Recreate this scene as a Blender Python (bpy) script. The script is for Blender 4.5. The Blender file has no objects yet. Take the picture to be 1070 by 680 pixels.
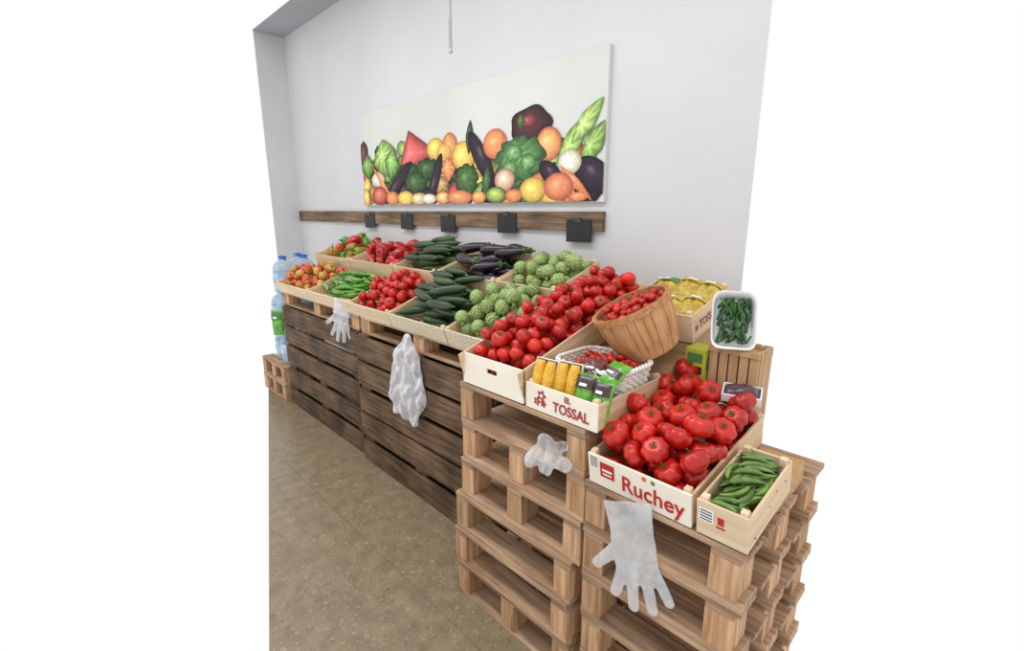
import bpy, math, random
from mathutils import Vector, Matrix, Euler
random.seed(7)
S=bpy.context.scene
COL=S.collection
S.view_settings.view_transform='Standard'
S.view_settings.look='None'
pi=math.pi
def lin(c):
    o=[]
    for v in c[:3]:
        v/=255.0
        o.append(v/12.92 if v<=.04045 else ((v+.055)/1.055)**2.4)
    return (*o,1.0)
# ------------------------------------------------------------ materials
def pm(name,c1,c2=None,scale=8,rough=.5,bump=0,stretch=(1,1,1),coat=0,rand=0,metal=0,lo=.35,hi=.65,alpha=1,bscale=None,spec=.5,edge=None,crease=0,stain=0):
    m=bpy.data.materials.new(name); m.use_nodes=True
    N=m.node_tree.nodes; L=m.node_tree.links
    b=N['Principled BSDF']; out=N['Material Output']
    b.inputs['Roughness'].default_value=rough
    b.inputs['Metallic'].default_value=metal
    b.inputs['Coat Weight'].default_value=coat
    b.inputs['Specular IOR Level'].default_value=spec
    if c2 is None: c2=tuple(x*.85 for x in c1)
    tc=N.new('ShaderNodeTexCoord'); mp=N.new('ShaderNodeMapping'); mp.inputs['Scale'].default_value=stretch
    L.new(tc.outputs['Object'],mp.inputs['Vector'])
    src=mp.outputs['Vector']
    if rand>0:
        oi=N.new('ShaderNodeObjectInfo'); ad=N.new('ShaderNodeVectorMath'); ad.operation='MULTIPLY_ADD'
        ad.inputs[1].default_value=(1,1,1)
        cmb=N.new('ShaderNodeCombineXYZ'); mu=N.new('ShaderNodeMath'); mu.operation='MULTIPLY'; mu.inputs[1].default_value=37
        L.new(oi.outputs['Random'],mu.inputs[0])
        for i in range(3): L.new(mu.outputs[0],cmb.inputs[i])
        L.new(src,ad.inputs[0]); L.new(cmb.outputs[0],ad.inputs[2]); src=ad.outputs[0]
    nz=N.new('ShaderNodeTexNoise'); nz.inputs['Scale'].default_value=scale; nz.inputs['Detail'].default_value=5
    L.new(src,nz.inputs['Vector'])
    rp=N.new('ShaderNodeValToRGB'); rp.color_ramp.elements[0].position=lo; rp.color_ramp.elements[1].position=hi
    rp.color_ramp.elements[0].color=lin(c1); rp.color_ramp.elements[1].color=lin(c2)
    L.new(nz.outputs['Fac'],rp.inputs['Fac'])
    colout=rp.outputs['Color']
    if rand>0:
        hs=N.new('ShaderNodeHueSaturation'); mr=N.new('ShaderNodeMapRange')
        mr.inputs['To Min'].default_value=1-rand; mr.inputs['To Max'].default_value=1+rand
        L.new(oi.outputs['Random'],mr.inputs['Value']); L.new(mr.outputs[0],hs.inputs['Value'])
        L.new(colout,hs.inputs['Color']); colout=hs.outputs['Color']
    if stain:
        sn=N.new('ShaderNodeTexNoise'); sn.inputs['Scale'].default_value=5; sn.inputs['Detail'].default_value=6
        L.new(tc.outputs['Object'],sn.inputs['Vector'])
        sm=N.new('ShaderNodeMapRange'); sm.inputs['From Min'].default_value=.35; sm.inputs['From Max'].default_value=.65; sm.inputs['To Min'].default_value=1-stain; sm.inputs['To Max'].default_value=1+stain*.5
        L.new(sn.outputs['Fac'],sm.inputs['Value'])
        h2=N.new('ShaderNodeHueSaturation'); L.new(sm.outputs[0],h2.inputs['Value']); L.new(colout,h2.inputs['Color']); colout=h2.outputs['Color']
    L.new(colout,b.inputs['Base Color'])
    if bump:
        n2=N.new('ShaderNodeTexNoise'); n2.inputs['Scale'].default_value=bscale or scale*2; n2.inputs['Detail'].default_value=4
        L.new(src,n2.inputs['Vector'])
        bp=N.new('ShaderNodeBump'); bp.inputs['Strength'].default_value=bump; bp.inputs['Distance'].default_value=.004
        L.new(n2.outputs['Fac'],bp.inputs['Height']); L.new(bp.outputs['Normal'],b.inputs['Normal'])
    if alpha<1:
        tr=N.new('ShaderNodeBsdfTransparent'); mx=N.new('ShaderNodeMixShader'); mx.inputs[0].default_value=alpha
        fac=None
        if edge:
            lw=N.new('ShaderNodeLayerWeight'); lw.inputs['Blend'].default_value=.5
            m3=N.new('ShaderNodeMapRange'); m3.inputs['To Min'].default_value=alpha; m3.inputs['To Max'].default_value=edge
            L.new(lw.outputs['Facing'],m3.inputs['Value']); fac=m3.outputs[0]
            if crease:
                rn_=N.new('ShaderNodeTexNoise'); rn_.inputs['Scale'].default_value=18; rn_.inputs['Distortion'].default_value=1.0; rn_.inputs['Detail'].default_value=2
                L.new(src,rn_.inputs['Vector'])
                m4=N.new('ShaderNodeMapRange'); m4.inputs['From Min'].default_value=.45; m4.inputs['From Max'].default_value=.75; m4.inputs['To Max'].default_value=crease
                L.new(rn_.outputs['Fac'],m4.inputs['Value'])
                a4=N.new('ShaderNodeMath'); a4.operation='ADD'; a4.use_clamp=True; L.new(fac,a4.inputs[0]); L.new(m4.outputs[0],a4.inputs[1]); fac=a4.outputs[0]
            L.new(fac,mx.inputs[0])
        L.new(tr.outputs[0],mx.inputs[1]); L.new(b.outputs[0],mx.inputs[2]); L.new(mx.outputs[0],out.inputs['Surface'])
    return m
def vcol(name,rough=.5,coat=0,amt=.15,nscale=60,sat=1,gain=1):
    m=bpy.data.materials.new(name); m.use_nodes=True
    N=m.node_tree.nodes;L=m.node_tree.links
    a=N.new('ShaderNodeAttribute'); a.attribute_name='Col'
    nz=N.new('ShaderNodeTexNoise'); nz.inputs['Scale'].default_value=nscale; nz.inputs['Detail'].default_value=4
    tc=N.new('ShaderNodeTexCoord'); L.new(tc.outputs['Object'],nz.inputs['Vector'])
    mr=N.new('ShaderNodeMapRange'); mr.inputs['From Min'].default_value=.3; mr.inputs['From Max'].default_value=.7; mr.inputs['To Min'].default_value=gain*(1-amt); mr.inputs['To Max'].default_value=gain*(1+amt)
    L.new(nz.outputs['Fac'],mr.inputs['Value'])
    hs=N.new('ShaderNodeHueSaturation'); hs.inputs['Saturation'].default_value=sat; L.new(mr.outputs[0],hs.inputs['Value']); L.new(a.outputs['Color'],hs.inputs['Color'])
    L.new(hs.outputs[0],N['Principled BSDF'].inputs['Base Color'])
    N['Principled BSDF'].inputs['Roughness'].default_value=rough
    N['Principled BSDF'].inputs['Coat Weight'].default_value=coat
    return m

def wood(name,a,b,axis='x',rand=.15,rough=.75,stain=0):
    st={'x':(1,14,14),'y':(14,1,14),'z':(14,14,1)}[axis]
    return pm(name,a,b,scale=4,stretch=st,rough=rough,bump=.25,rand=rand,lo=.3,hi=.7,bscale=9,spec=.25,stain=stain)

MAT={}
MAT['pal']=wood('pallet_pine',(146,112,86),(208,176,144),stain=.22)
MAT['palb']=wood('pallet_block_pine',(150,108,76),(210,172,134),'z',rand=.22)
MAT['brown']=wood('pallet_weathered_brown',(72,54,40),(128,102,78),rand=.2,stain=.45)
MAT['brownb']=wood('pallet_weathered_block',(56,42,32),(90,68,50),'z')
MAT['crate']=wood('crate_poplar',(216,190,154),(234,214,182),rand=.08,rough=.65)
MAT['cratey']=wood('crate_poplar_depth',(204,174,136),(226,202,168),'y',rand=.08,rough=.65)
MAT['white']=pm('crate_white_paper',(234,224,206),(242,234,220),scale=6,rough=.6)
MAT['speck']=pm('crate_speckled_paper',(176,160,118),(226,214,188),scale=130,rough=.6,lo=.38,hi=.52)
MAT['box']=wood('box_pale_slats',(172,136,98),(212,176,134),'z',rand=.1)
MAT['ramp']=wood('ramp_plywood',(170,135,95),(200,165,120))
MAT['rail']=wood('rail_old_wood',(92,76,60),(148,122,98),rand=0,stain=.3)
MAT['tom']=pm('tomato_skin',(172,16,12),(208,38,24),scale=6,rough=.3,coat=.1,rand=.16)
MAT['tomo']=pm('tomato_ripening_skin',(206,62,34),(196,164,74),scale=14,rough=.28,coat=.15,rand=.12,lo=.42,hi=.62)
MAT['cal']=pm('calyx_green',(52,84,30),(84,118,46),scale=20,rough=.6)
MAT['cuc']=pm('cucumber_skin',(26,48,24),(52,80,40),scale=40,rough=.4,coat=.1,rand=.3,stretch=(.2,1,1),bump=.3,bscale=90)
MAT['egg']=pm('eggplant_skin',(22,12,24),(36,20,40),scale=8,rough=.22,coat=.25,rand=.2)
MAT['gp']=pm('green_pepper_skin',(62,124,30),(112,168,56),scale=14,rough=.3,coat=.2,rand=.2)
MAT['gpd']=pm('padron_pepper_skin',(66,104,38),(124,156,76),scale=20,rough=.35,coat=.15,rand=.25)
MAT['rp']=pm('red_pepper_skin',(158,10,20),(204,22,34),scale=8,rough=.16,coat=.5,rand=.2)
MAT['mp']=pm('mottled_pepper_skin',(206,70,34),(120,146,50),scale=12,rough=.25,coat=.3,rand=.2,lo=.42,hi=.58)
MAT['art']=vcol('artichoke_bracts',.55)
MAT['arts']=pm('artichoke_stem',(120,140,80),(150,165,105),scale=20,rough=.7)
MAT['bask']=wood('basket_staves',(180,128,84),(216,168,120),'z',rand=0)
MAT['hoop']=wood('basket_hoop',(160,108,66),(200,150,100))
MAT['wick']=pm('white_wicker',(222,214,206),(242,238,232),scale=60,rough=.6,bump=.3)
MAT['black']=pm('black_card',(16,17,20),(24,25,28),scale=8,rough=.5)
MAT['clip']=pm('dark_metal_clip',(60,60,62),(90,90,92),rough=.3,metal=.9)
MAT['glove']=pm('translucent_polythene',(228,230,234),(242,242,244),scale=20,rough=.22,alpha=.22,edge=.9,bump=.6,bscale=16,crease=.18)
MAT['bundle']=pm('bunched_polythene',(228,230,236),(244,244,248),scale=20,rough=.22,alpha=.32,edge=1,bump=.8,bscale=14,crease=.3)
MAT['film']=pm('clear_crinkled_film',(220,223,226),(250,250,252),scale=30,rough=.1,alpha=.08,edge=.75,bump=.8,bscale=22,crease=.35)
MAT['pet']=pm('clear_blue_plastic',(165,192,214),(200,220,234),scale=5,rough=.12,alpha=.5,edge=.8,coat=.5)
MAT['cap']=pm('blue_cap',(30,90,190),(40,110,210),rough=.4)
MAT['lab']=pm('blue_bottle_label',(120,165,205),(210,225,235),scale=12,rough=.4)
MAT['red']=pm('red_print',(176,28,32),(190,36,38),rough=.5)
MAT['dred']=pm('dark_red_print',(150,44,50),(165,56,58),rough=.5)
MAT['orange']=pm('orange_print',(226,96,40),(236,120,50),rough=.5)
MAT['ink']=pm('dark_ink',(50,46,46),(64,60,60),rough=.5)
MAT['paper']=pm('label_white',(238,236,230),(246,244,240),rough=.5)
MAT['gprint']=pm('green_print',(70,120,60),(80,140,70),rough=.5)
MAT['corn']=pm('corn_kernels',(216,158,30),(240,196,70),scale=90,rough=.35,coat=.3)
MAT['tray']=pm('white_tray',(225,226,228),(240,240,240),rough=.35)
MAT['ybag']=pm('yellow_bag',(170,140,40),(208,182,72),scale=40,rough=.3,coat=.3,bump=.8,bscale=20)
MAT['lbag']=pm('green_lettuce_bag',(64,140,34),(120,190,60),scale=24,rough=.25,coat=.3,bump=.6,bscale=18)
MAT['dbag']=pm('dark_bag_print',(46,30,36),(80,50,54),scale=24,rough=.3,coat=.3)
MAT['rbag']=pm('red_brown_bag_print',(84,28,30),(130,56,44),scale=60,rough=.25,coat=.4,bump=.6,bscale=20)
MAT['purple']=pm('dark_purple_leaf',(60,28,42),(92,50,66),scale=50,rough=.3,coat=.4)
MAT['ygp']=pm('yellow_green_carton',(170,176,50),(206,204,84),scale=9,rough=.4)
MAT['cable']=pm('grey_plastic_tube',(186,188,194),(205,207,212),rough=.4)
MAT['canvas']=pm('canvas_ground',(202,203,198),(214,215,210),scale=1.2,rough=.8)
MAT['art_print']=vcol('canvas_print',.7,0,.16,45,.88,1.15)
MAT['bean']=pm('green_bean_skin',(34,70,34),(60,104,48),scale=20,rough=.4,rand=.2)
# ------------------------------------------------------------ mesh builder
class M:
    def __init__(s): s.v=[];s.f=[];s.m=[];s.c=[]
    def add(s,vs,fs,mi=0,col=None):
        o=len(s.v); s.v+= [tuple(v) for v in vs]; s.f+=[tuple(i+o for i in f) for f in fs]; s.m+=[mi]*len(fs)
        if col is not None:
            s.c+= (col if isinstance(col,list) else [col]*len(vs))
    def box(s,cx,cy,cz,sx,sy,sz,mi=0,rot=None):
        vs=[Vector((x*sx/2,y*sy/2,z*sz/2)) for x in(-1,1) for y in(-1,1) for z in(-1,1)]
        if rot: 
            R=Euler(rot).to_matrix(); vs=[R@v for v in vs]
        vs=[v+Vector((cx,cy,cz)) for v in vs]
        s.add(vs,[(0,1,3,2),(4,6,7,5),(0,4,5,1),(2,3,7,6),(0,2,6,4),(1,5,7,3)],mi)
    def tube(s,path,rad,n=6,mi=0,closed=False,cap=True):
        P=[Vector(p) for p in path]; k=len(P); rings=[]
        up=Vector((0,0,1))
        for i,p in enumerate(P):
            if closed: d=P[(i+1)%k]-P[i-1]
            else: d=P[min(i+1,k-1)]-P[max(i-1,0)]
            d.normalize()
            a=d.cross(up)
            if a.length<.15: a=d.cross(Vector((1,0,0)))
            a.normalize(); b=d.cross(a)
            r=rad(i/(k-1)) if callable(rad) else rad
            rings.append([p+a*r*math.cos(2*pi*j/n)+b*r*math.sin(2*pi*j/n) for j in range(n)])
        vs=[v for r in rings for v in r]; fs=[]
        for i in range(k if closed else k-1):
            i2=(i+1)%k
            for j in range(n): fs.append((i*n+j,i2*n+j,i2*n+(j+1)%n,i*n+(j+1)%n))
        if cap and not closed:
            fs.append(tuple(range(n))); fs.append(tuple((k-1)*n+j for j in range(n-1,-1,-1)))
        s.add(vs,fs,mi)
    def grid(s,fn,nu,nv,mi=0,wrapu=False,col=None):
        vs=[fn(i/(nu if wrapu else nu-1),j/(nv-1)) for j in range(nv) for i in range(nu)]
        fs=[]
        for j in range(nv-1):
            for i in range(nu if wrapu else nu-1):
                i2=(i+1)%nu
                fs.append((j*nu+i,j*nu+i2,(j+1)*nu+i2,(j+1)*nu+i))
        s.add(vs,fs,mi,col)
    def build(s,name,mats,smooth=False):
        me=bpy.data.meshes.new(name); me.from_pydata(s.v,[],s.f)
        for m in (mats if isinstance(mats,(list,tuple)) else [mats]): me.materials.append(MAT[m] if isinstance(m,str) else m)
        me.polygons.foreach_set('material_index',s.m)
        if smooth: me.polygons.foreach_set('use_smooth',[True]*len(s.f))
        if s.c and len(s.c)==len(s.v):
            a=me.color_attributes.new('Col','FLOAT_COLOR','POINT')
            for i,c in enumerate(s.c): a.data[i].color=c
        me.update(); return me
def ob(name,me,parent=None,loc=(0,0,0),rot=(0,0,0),bevel=0):
    o=bpy.data.objects.new(name,me); COL.objects.link(o); o.location=loc; o.rotation_euler=rot
    if parent: o.parent=parent
    if bevel:
        b=o.modifiers.new('bev','BEVEL'); b.width=bevel; b.segments=2; b.limit_method='ANGLE'
    return o
def top(o,label,cat,group=None,kind=None):
    o['label']=label; o['category']=cat
    if group:o['group']=group
    if kind:o['kind']=kind
    return o
def copy_tree(root):
    n=root.copy(); COL.objects.link(n)
    for c in root.children:
        k=c.copy(); COL.objects.link(k); k.parent=n
        for g in c.children:
            q=g.copy(); COL.objects.link(q); q.parent=k
    return n
def textmesh(body,size,mat,name='lettering',extrude=.0004,offset=0,align='CENTER',sx=1,space=1):
    cu=bpy.data.curves.new('t','FONT'); cu.body=body; cu.size=size; cu.extrude=extrude; cu.offset=offset; cu.align_x=align; cu.align_y='CENTER'; cu.space_character=space
    t=bpy.data.objects.new('t',cu); COL.objects.link(t)
    bpy.context.view_layer.update()
    me=bpy.data.meshes.new_from_object(t.evaluated_get(bpy.context.evaluated_depsgraph_get()))
    bpy.data.objects.remove(t); me.name=name; me.materials.clear(); me.materials.append(MAT[mat])
    if sx!=1:
        for v in me.vertices: v.co.x*=sx
    return me
# ------------------------------------------------------------ room
W=2.0; CE=3.075; XL=-5.12
def poly(name,pts,mat,faces=None):
    me=bpy.data.meshes.new(name); me.from_pydata(pts,[],faces or [tuple(range(len(pts)))]); me.materials.append(mat)
    o=ob(name,me); o['kind']='structure'; return o
wallm=pm('white_plaster',(205,205,207),(210,210,212),scale=2,rough=.85,bump=.15,bscale=60)
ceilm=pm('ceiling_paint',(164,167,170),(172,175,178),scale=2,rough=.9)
fm=bpy.data.materials.new('terrazzo_tiles'); fm.use_nodes=True
N=fm.node_tree.nodes;L=fm.node_tree.links;b=N['Principled BSDF']; b.inputs['Roughness'].default_value=.32
tc=N.new('ShaderNodeTexCoord')
nz=N.new('ShaderNodeTexNoise'); nz.inputs['Scale'].default_value=14; nz.inputs['Detail'].default_value=4; L.new(tc.outputs['Object'],nz.inputs['Vector'])
r1=N.new('ShaderNodeValToRGB'); r1.color_ramp.elements[0].color=lin((128,113,90)); r1.color_ramp.elements[1].color=lin((146,131,106)); r1.color_ramp.elements[0].position=.35; r1.color_ramp.elements[1].position=.65
L.new(nz.outputs['Fac'],r1.inputs['Fac'])
prev=r1.outputs['Color']
for sc,thr,c,fa,keep in((32,.36,(174,160,134),.45,.5),(55,.38,(102,87,68),.45,.5),(70,.4,(184,172,148),.45,.5),(110,.42,(106,92,72),.4,.55),(130,.42,(178,164,138),.4,.5)):
    vo=N.new('ShaderNodeTexVoronoi'); vo.inputs['Scale'].default_value=sc
    nd=N.new('ShaderNodeTexNoise'); nd.inputs['Scale'].default_value=sc*1.2; L.new(tc.outputs['Object'],nd.inputs['Vector'])
    ad=N.new('ShaderNodeVectorMath'); ad.operation='MULTIPLY_ADD'; ad.inputs[1].default_value=(.6/sc,)*3
    L.new(nd.outputs['Color'],ad.inputs[0]); L.new(tc.outputs['Object'],ad.inputs[2]); L.new(ad.outputs[0],vo.inputs['Vector'])
    sp=N.new('ShaderNodeSeparateColor'); L.new(vo.outputs['Color'],sp.inputs[0])
    mr=N.new('ShaderNodeMapRange'); mr.inputs['From Min'].default_value=1-keep; mr.inputs['From Max'].default_value=1; mr.inputs['To Max'].default_value=thr; L.new(sp.outputs[0],mr.inputs['Value'])
    lt=N.new('ShaderNodeMath'); lt.operation='LESS_THAN'; L.new(vo.outputs['Distance'],lt.inputs[0]); L.new(mr.outputs[0],lt.inputs[1])
    m2=N.new('ShaderNodeMath'); m2.operation='MULTIPLY'; m2.inputs[1].default_value=fa; L.new(lt.outputs[0],m2.inputs[0])
    mx=N.new('ShaderNodeMix'); mx.data_type='RGBA'; L.new(m2.outputs[0],mx.inputs[0]); L.new(prev,mx.inputs[6]); mx.inputs[7].default_value=lin(c); prev=mx.outputs[2]
br=N.new('ShaderNodeTexBrick'); br.offset=0; br.inputs['Scale'].default_value=1; br.inputs['Brick Width'].default_value=.8; br.inputs['Row Height'].default_value=.8; br.inputs['Mortar Size'].default_value=.0014
br.inputs['Color1'].default_value=(1,1,1,1);br.inputs['Color2'].default_value=(1,1,1,1);br.inputs['Mortar'].default_value=(.62,.57,.52,1)
mp=N.new('ShaderNodeMapping'); mp.inputs['Location'].default_value=(.1,.7,0); L.new(tc.outputs['Object'],mp.inputs['Vector']); L.new(mp.outputs[0],br.inputs['Vector'])
mx=N.new('ShaderNodeMix'); mx.data_type='RGBA'; mx.blend_type='MULTIPLY'; mx.inputs[0].default_value=1; L.new(prev,mx.inputs[6]); L.new(br.outputs['Color'],mx.inputs[7]); L.new(mx.outputs[2],b.inputs['Base Color'])
poly('floor',[(XL,W,0),(XL,1.53,0),(-.3,-.06,0),(-.3,1.2,0),(-.6,W,0)],fm)
poly('wall_back',[(XL,W,0),(-.745,W,0),(-.745,W,CE),(XL,W,CE)],wallm)
poly('wall_left',[(XL,W,0),(XL,1.73,0),(XL,1.73,CE),(XL,W,CE)],wallm)
poly('ceiling',[(XL,W,CE),(-.745,W,CE),(-.745,1.72,CE),(XL,1.72,CE)],ceilm)
# ------------------------------------------------------------ canvas print
CW,CH=2.33,.68
cv=bpy.data.objects.new('canvas_print',None); COL.objects.link(cv); cv.location=(-3.74,W,1.541)
top(cv,'wide unframed canvas print of assorted fruit and vegetables on white wall','picture')
m=M(); m.box(CW/2,-.012,CH/2,CW,.022,CH); ob('canvas',m.build('canvas','canvas'),cv)
RU=[(378,0),(385,.026),(400,.12),(410,.18),(425,.262),(440,.339),(455,.41),(470,.477),(485,.54),(500,.598),(515,.654),(530,.706),(550,.77),(570,.83),(590,.886),(610,.939),(630,.987),(641,1)]
def rul(u):
    for (a,p),(c,q) in zip(RU,RU[1:]):
        if u<=c: return p+(q-p)*(u-a)/(c-a), (q-p)/(c-a)
    return 1,.0025
am=M(); lay=[0]
SC=[1.12]
def art(u,v,wu,hv,cc,ce,kind='e',ang=0):
    s,ds=rul(u); H=94+68*(u-378)/263
    cx=s*CW; cz=(213-v)/H*CH; a=wu/2*ds*CW*SC[0]; bb=hv/2*CH/H*SC[0]
    lay[0]+=1; y=-.0236-.00005*lay[0]
    n=32; rings=[0,.3,.6,.85,1.0]; vs=[];cs=[];fs=[]
    c1=lin(cc);c2=lin(ce)
    hi=tuple(min(1,x*1.35+.08) for x in c1[:3])+(1,)
    dk=tuple(x*.7 for x in c2[:3])+(1,)
    ca,sa=math.cos(ang),math.sin(ang)
    for k,r in enumerate(rings):
        for j in range(n):
            t=2*pi*j/n; R=1
            if kind=='leaf': R=1/(abs(math.cos(t))**1.25+abs(math.sin(t))**1.25)**.8*(.9)
            if kind=='b': R=1+.07*math.sin(9*t)+.05*math.sin(14*t+1)
            if kind=='lobe': R=1+.07*math.cos(5*t)
            if kind=='tri': R=.62/max(math.cos((t+pi/6)%(2*pi/3)-pi/3),.4)*1.1
            px=a*r*R*math.cos(t)-a*.22*(1-r); pz=bb*r*R*math.sin(t)+bb*.25*(1-r)
            X=cx+px*ca-pz*sa; Z=cz+px*sa+pz*ca
            X=min(max(X,.004),CW-.004); Z=min(max(Z,.004),CH-.004)
            vs.append((X,y,Z))
            f=[0,.05,.4,.85,1][k]
            cl=tuple((hi if k==0 else c1)[i]*(1-f)+c2[i]*f for i in range(4))
            if k==4: cl=dk
            if kind in('b','leaf') and k in(1,2,3) : 
                w=random.uniform(.55,1.5) if kind=='b' else (1.25 if j%4<2 else .8); cl=tuple(min(1,x*w) for x in cl[:3])+(1,)
            cs.append(cl)
    for k in range(4):
        for j in range(n):
            fs.append((k*n+j,k*n+(j+1)%n,(k+1)*n+(j+1)%n,(k+1)*n+j))
    am.add(vs,fs,0,cs)
G=(120,170,60);GD=(50,90,30);OR=(232,140,44);ORD=(186,84,22);YE=(240,206,60);YED=(190,140,24);PU=(52,30,52);PUD=(16,10,20);RD=(206,44,36);RDD=(126,18,18)
LG=(166,200,92);LGD=(92,135,44);WH=(232,228,212);WHD=(176,168,140)
SC[0]=1
pal_=[(G,GD),(OR,ORD),(YE,YED),(RD,RDD),(PU,PUD),((70,110,44),(30,60,24)),((190,150,80),(120,80,40)),((150,180,80),(80,110,40))]
rq=random.Random(12)
u=384
while u<636:
    w_=7+(u-378)*.055
    for v0 in (160,172,184,196,205):
        c_=rq.choice(pal_); kk=rq.choice(['e','e','b','leaf'])
        if v0==160 and rq.random()<.4: continue
        art(min(u+rq.uniform(-3,3),636),v0+rq.uniform(-4,4),w_*1.5,18+(u-378)*.05,c_[0],c_[1],kk,rq.uniform(-.6,.6))
    u+=w_
SC[0]=1.12
for a in [(384,160,12,26,(110,40,60),(50,14,30),'b'),(388,172,14,26,G,GD,'leaf'),(406,163,24,40,LG,LGD,'leaf',.2),(413,170,16,36,(140,190,80),GD,'leaf',-.3),
 (436,160,34,36,(222,70,60),RDD,'tri',.3),(430,178,20,18,GD,(20,40,14),'b'),(459,154,16,20,YE,YED),(474,152,14,26,(220,150,60),ORD,'e'),(468,158,13,17,(230,170,60),YED),
 (450,176,22,22,GD,(24,48,16),'b'),(418,190,34,13,PU,PUD,'e',.6),(437,190,20,22,(60,100,40),(20,50,16),'b'),(458,186,30,14,PU,PUD,'e',1.1),(472,176,15,26,OR,ORD,'leaf'),
 (488,162,22,28,YE,YED),(495,143,8,36,(60,100,40),(20,44,14),'leaf',-.1),(507,165,40,20,PU,PUD,'e',-.95),(521,150,22,28,OR,ORD),(558,131,38,34,(90,24,40),(30,8,18),'lobe'),(556,127,16,12,(150,40,50),(80,16,30),'lobe'),(548,128,8,18,(70,110,50),(30,60,24),'leaf'),
 (577,151,24,32,(236,170,76),ORD),(602,148,54,24,LG,LGD,'leaf',.85),(616,128,46,22,(184,212,110),(110,150,50),'leaf',.8),(624,150,44,26,(150,190,80),(80,120,40),'leaf',.9),
 (547,166,46,42,(92,146,76),(40,84,36),'b'),(541,160,16,16,(120,170,96),(60,110,50),'b'),(556,170,16,16,(116,166,90),(56,104,46),'b'),(537,176,14,14,(110,160,86),(56,104,46),'b'),(491,187,22,30,(70,110,40),(24,60,20),'b'),(512,190,9,36,(70,110,50),(24,50,20),'leaf',-.2),
 (624,184,40,32,PU,PUD,'e',-.5),(580,182,26,20,PU,PUD,'e',-.6),(531,188,20,22,(232,200,170),(170,110,80)),(599,170,22,24,WH,WHD),(606,192,44,11,(232,120,44),ORD,'leaf',-.7),
 (398,186,12,14,WH,WHD),(404,194,34,8,OR,ORD,'leaf',-.8),(385,205,10,18,YE,YED),(399,203,14,18,(222,90,50),RDD),(412,206,12,14,OR,ORD),(426,206,16,14,YE,YED),(440,207,14,12,(220,210,160),YED),
 (451,207,14,10,WH,WHD),(466,206,14,12,(236,200,110),ORD),(483,206,24,14,(220,140,60),ORD),(504,206,14,12,(230,180,60),ORD),(522,204,20,16,(180,200,70),GD),(541,205,16,13,OR,ORD),(561,199,24,24,YE,YED),(588,196,27,27,(232,130,64),(180,70,30)),(609,207,18,9,(236,140,60),ORD)]:
    art(*a)
ob('printed_vegetables',am.build('printed_vegetables','art_print'),cv)
# ------------------------------------------------------------ rail + cards + hanging tube
m=M(); m.box((-5.1-1.41)/2,W-.013,1.448,3.69,.025,.095)
top(ob('wooden_wall_rail',m.build('rail','rail'),bevel=.003),'long weathered wooden board screwed to the white wall','board')
m=M(); m.box(0,0,-.055,.155,.006,.11); cardm=m.build('card','black')
m=M(); m.box(0,-.004,-.006,.04,.008,.012); m.box(0,-.002,.004,.02,.005,.01); clipm=m.build('clip','clip')
for i,(x,z) in enumerate([(-3.66,1.478),(-3.117,1.478),(-2.627,1.472),(-2.07,1.485),(-1.55,1.456)]):
    r=bpy.data.objects.new('price_card',None); COL.objects.link(r); r.location=(x,W-.029,z); r.rotation_euler=(0,random.uniform(-.03,.03),0)
    ob('card',cardm,r); ob('clip',clipm,r)
    top(r,'small black blank price card clipped to wooden board','sign','black price cards on the wooden board')
r=bpy.data.objects.new('hanging_cable',None); COL.objects.link(r); r.location=(-2.33,1.8,CE)
m=M(); m.tube([(0,0,0),(.002,0,-.3),(0,0,-.73)],.01,8); ob('cable',m.build('cable','cable',True),r)
m=M(); m.tube([(0,0,-.72),(0,0,-.74)],.012,8); ob('tip',m.build('tip','cable',True),r)
top(r,'thin pale grey cable hanging down from the ceiling','cable')
# ------------------------------------------------------------ pallets
def pallet_proto(w,d,h,nb,dk,bk,gr=.35,bwid=.075,tf=.13,xs=None,jit=.003,fmid=True,jz=0):
    t=h*tf; m=M()
    bw=d/(nb+ (nb-1)*gr) ; gap=(d-nb*bw)/(nb-1)
    for i in range(nb): m.box(random.uniform(-jit,jit),bw/2+i*(bw+gap)+random.uniform(-jz,jz),h-t/2+(random.uniform(-.003,0) if jz else 0),w,bw*random.uniform(1-jz*8,1),t,rot=(0,0,random.uniform(-jit,jit)))
    xs=xs or [-w/2+bwid/2,0,w/2-bwid/2]
    for x in xs: 
        if not fmid and x==0: continue
        m.box(x,d/2,h-1.5*t,bwid,d-.004,t)
    deck=m.build('deck',dk)
    m=M(); m.box(0,0,0,bwid,.09,h-3*t); blk=m.build('block',bk)
    m=M(); m.box(0,0,t/2,w,.09,t); sk=m.build('bottom_board',dk)
    r=bpy.data.objects.new('wooden_pallet',None); COL.objects.link(r)
    ob('deck',deck,r,bevel=.002)
    for x in xs:
        if not fmid and x==0: continue
        for y in(.047,d/2,d-.047): ob('block',blk,r,(x,y,t+(h-3*t)/2),bevel=.002)
    for y in(.047,d/2,d-.047): ob('bottom_board',sk,r,(0,y,0),bevel=.002)
    return r
P1=pallet_proto(.565,.8,.15,6,'pal','palb',bwid=.068,tf=.115,fmid=False)
P1b=pallet_proto(.565,.8,.15,6,'pal','palb',bwid=.068,tf=.115)
P2=pallet_proto(.455,.60,.15,5,'pal','palb',bwid=.07,tf=.115,xs=[-.19,.178],jit=.001)
used=set()
def place(proto,x,y,z,lab,grp):
    p=proto if proto.name not in used else copy_tree(proto)
    used.add(proto.name); p.location=(x,y,z); top(p,lab,'pallet',grp)
for i,(dx,dy) in enumerate([(-.03,-.01),(-.035,-.015),(-.03,-.01),(-.005,0),(0,.005),(0,0)]):
    place(P1b if i in(0,3,4) else P1,-1.047+dx,1.03+dy,i*.15,'pale pine pallet stacked under fruit crates','stepped stack of pine pallets')
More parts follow.
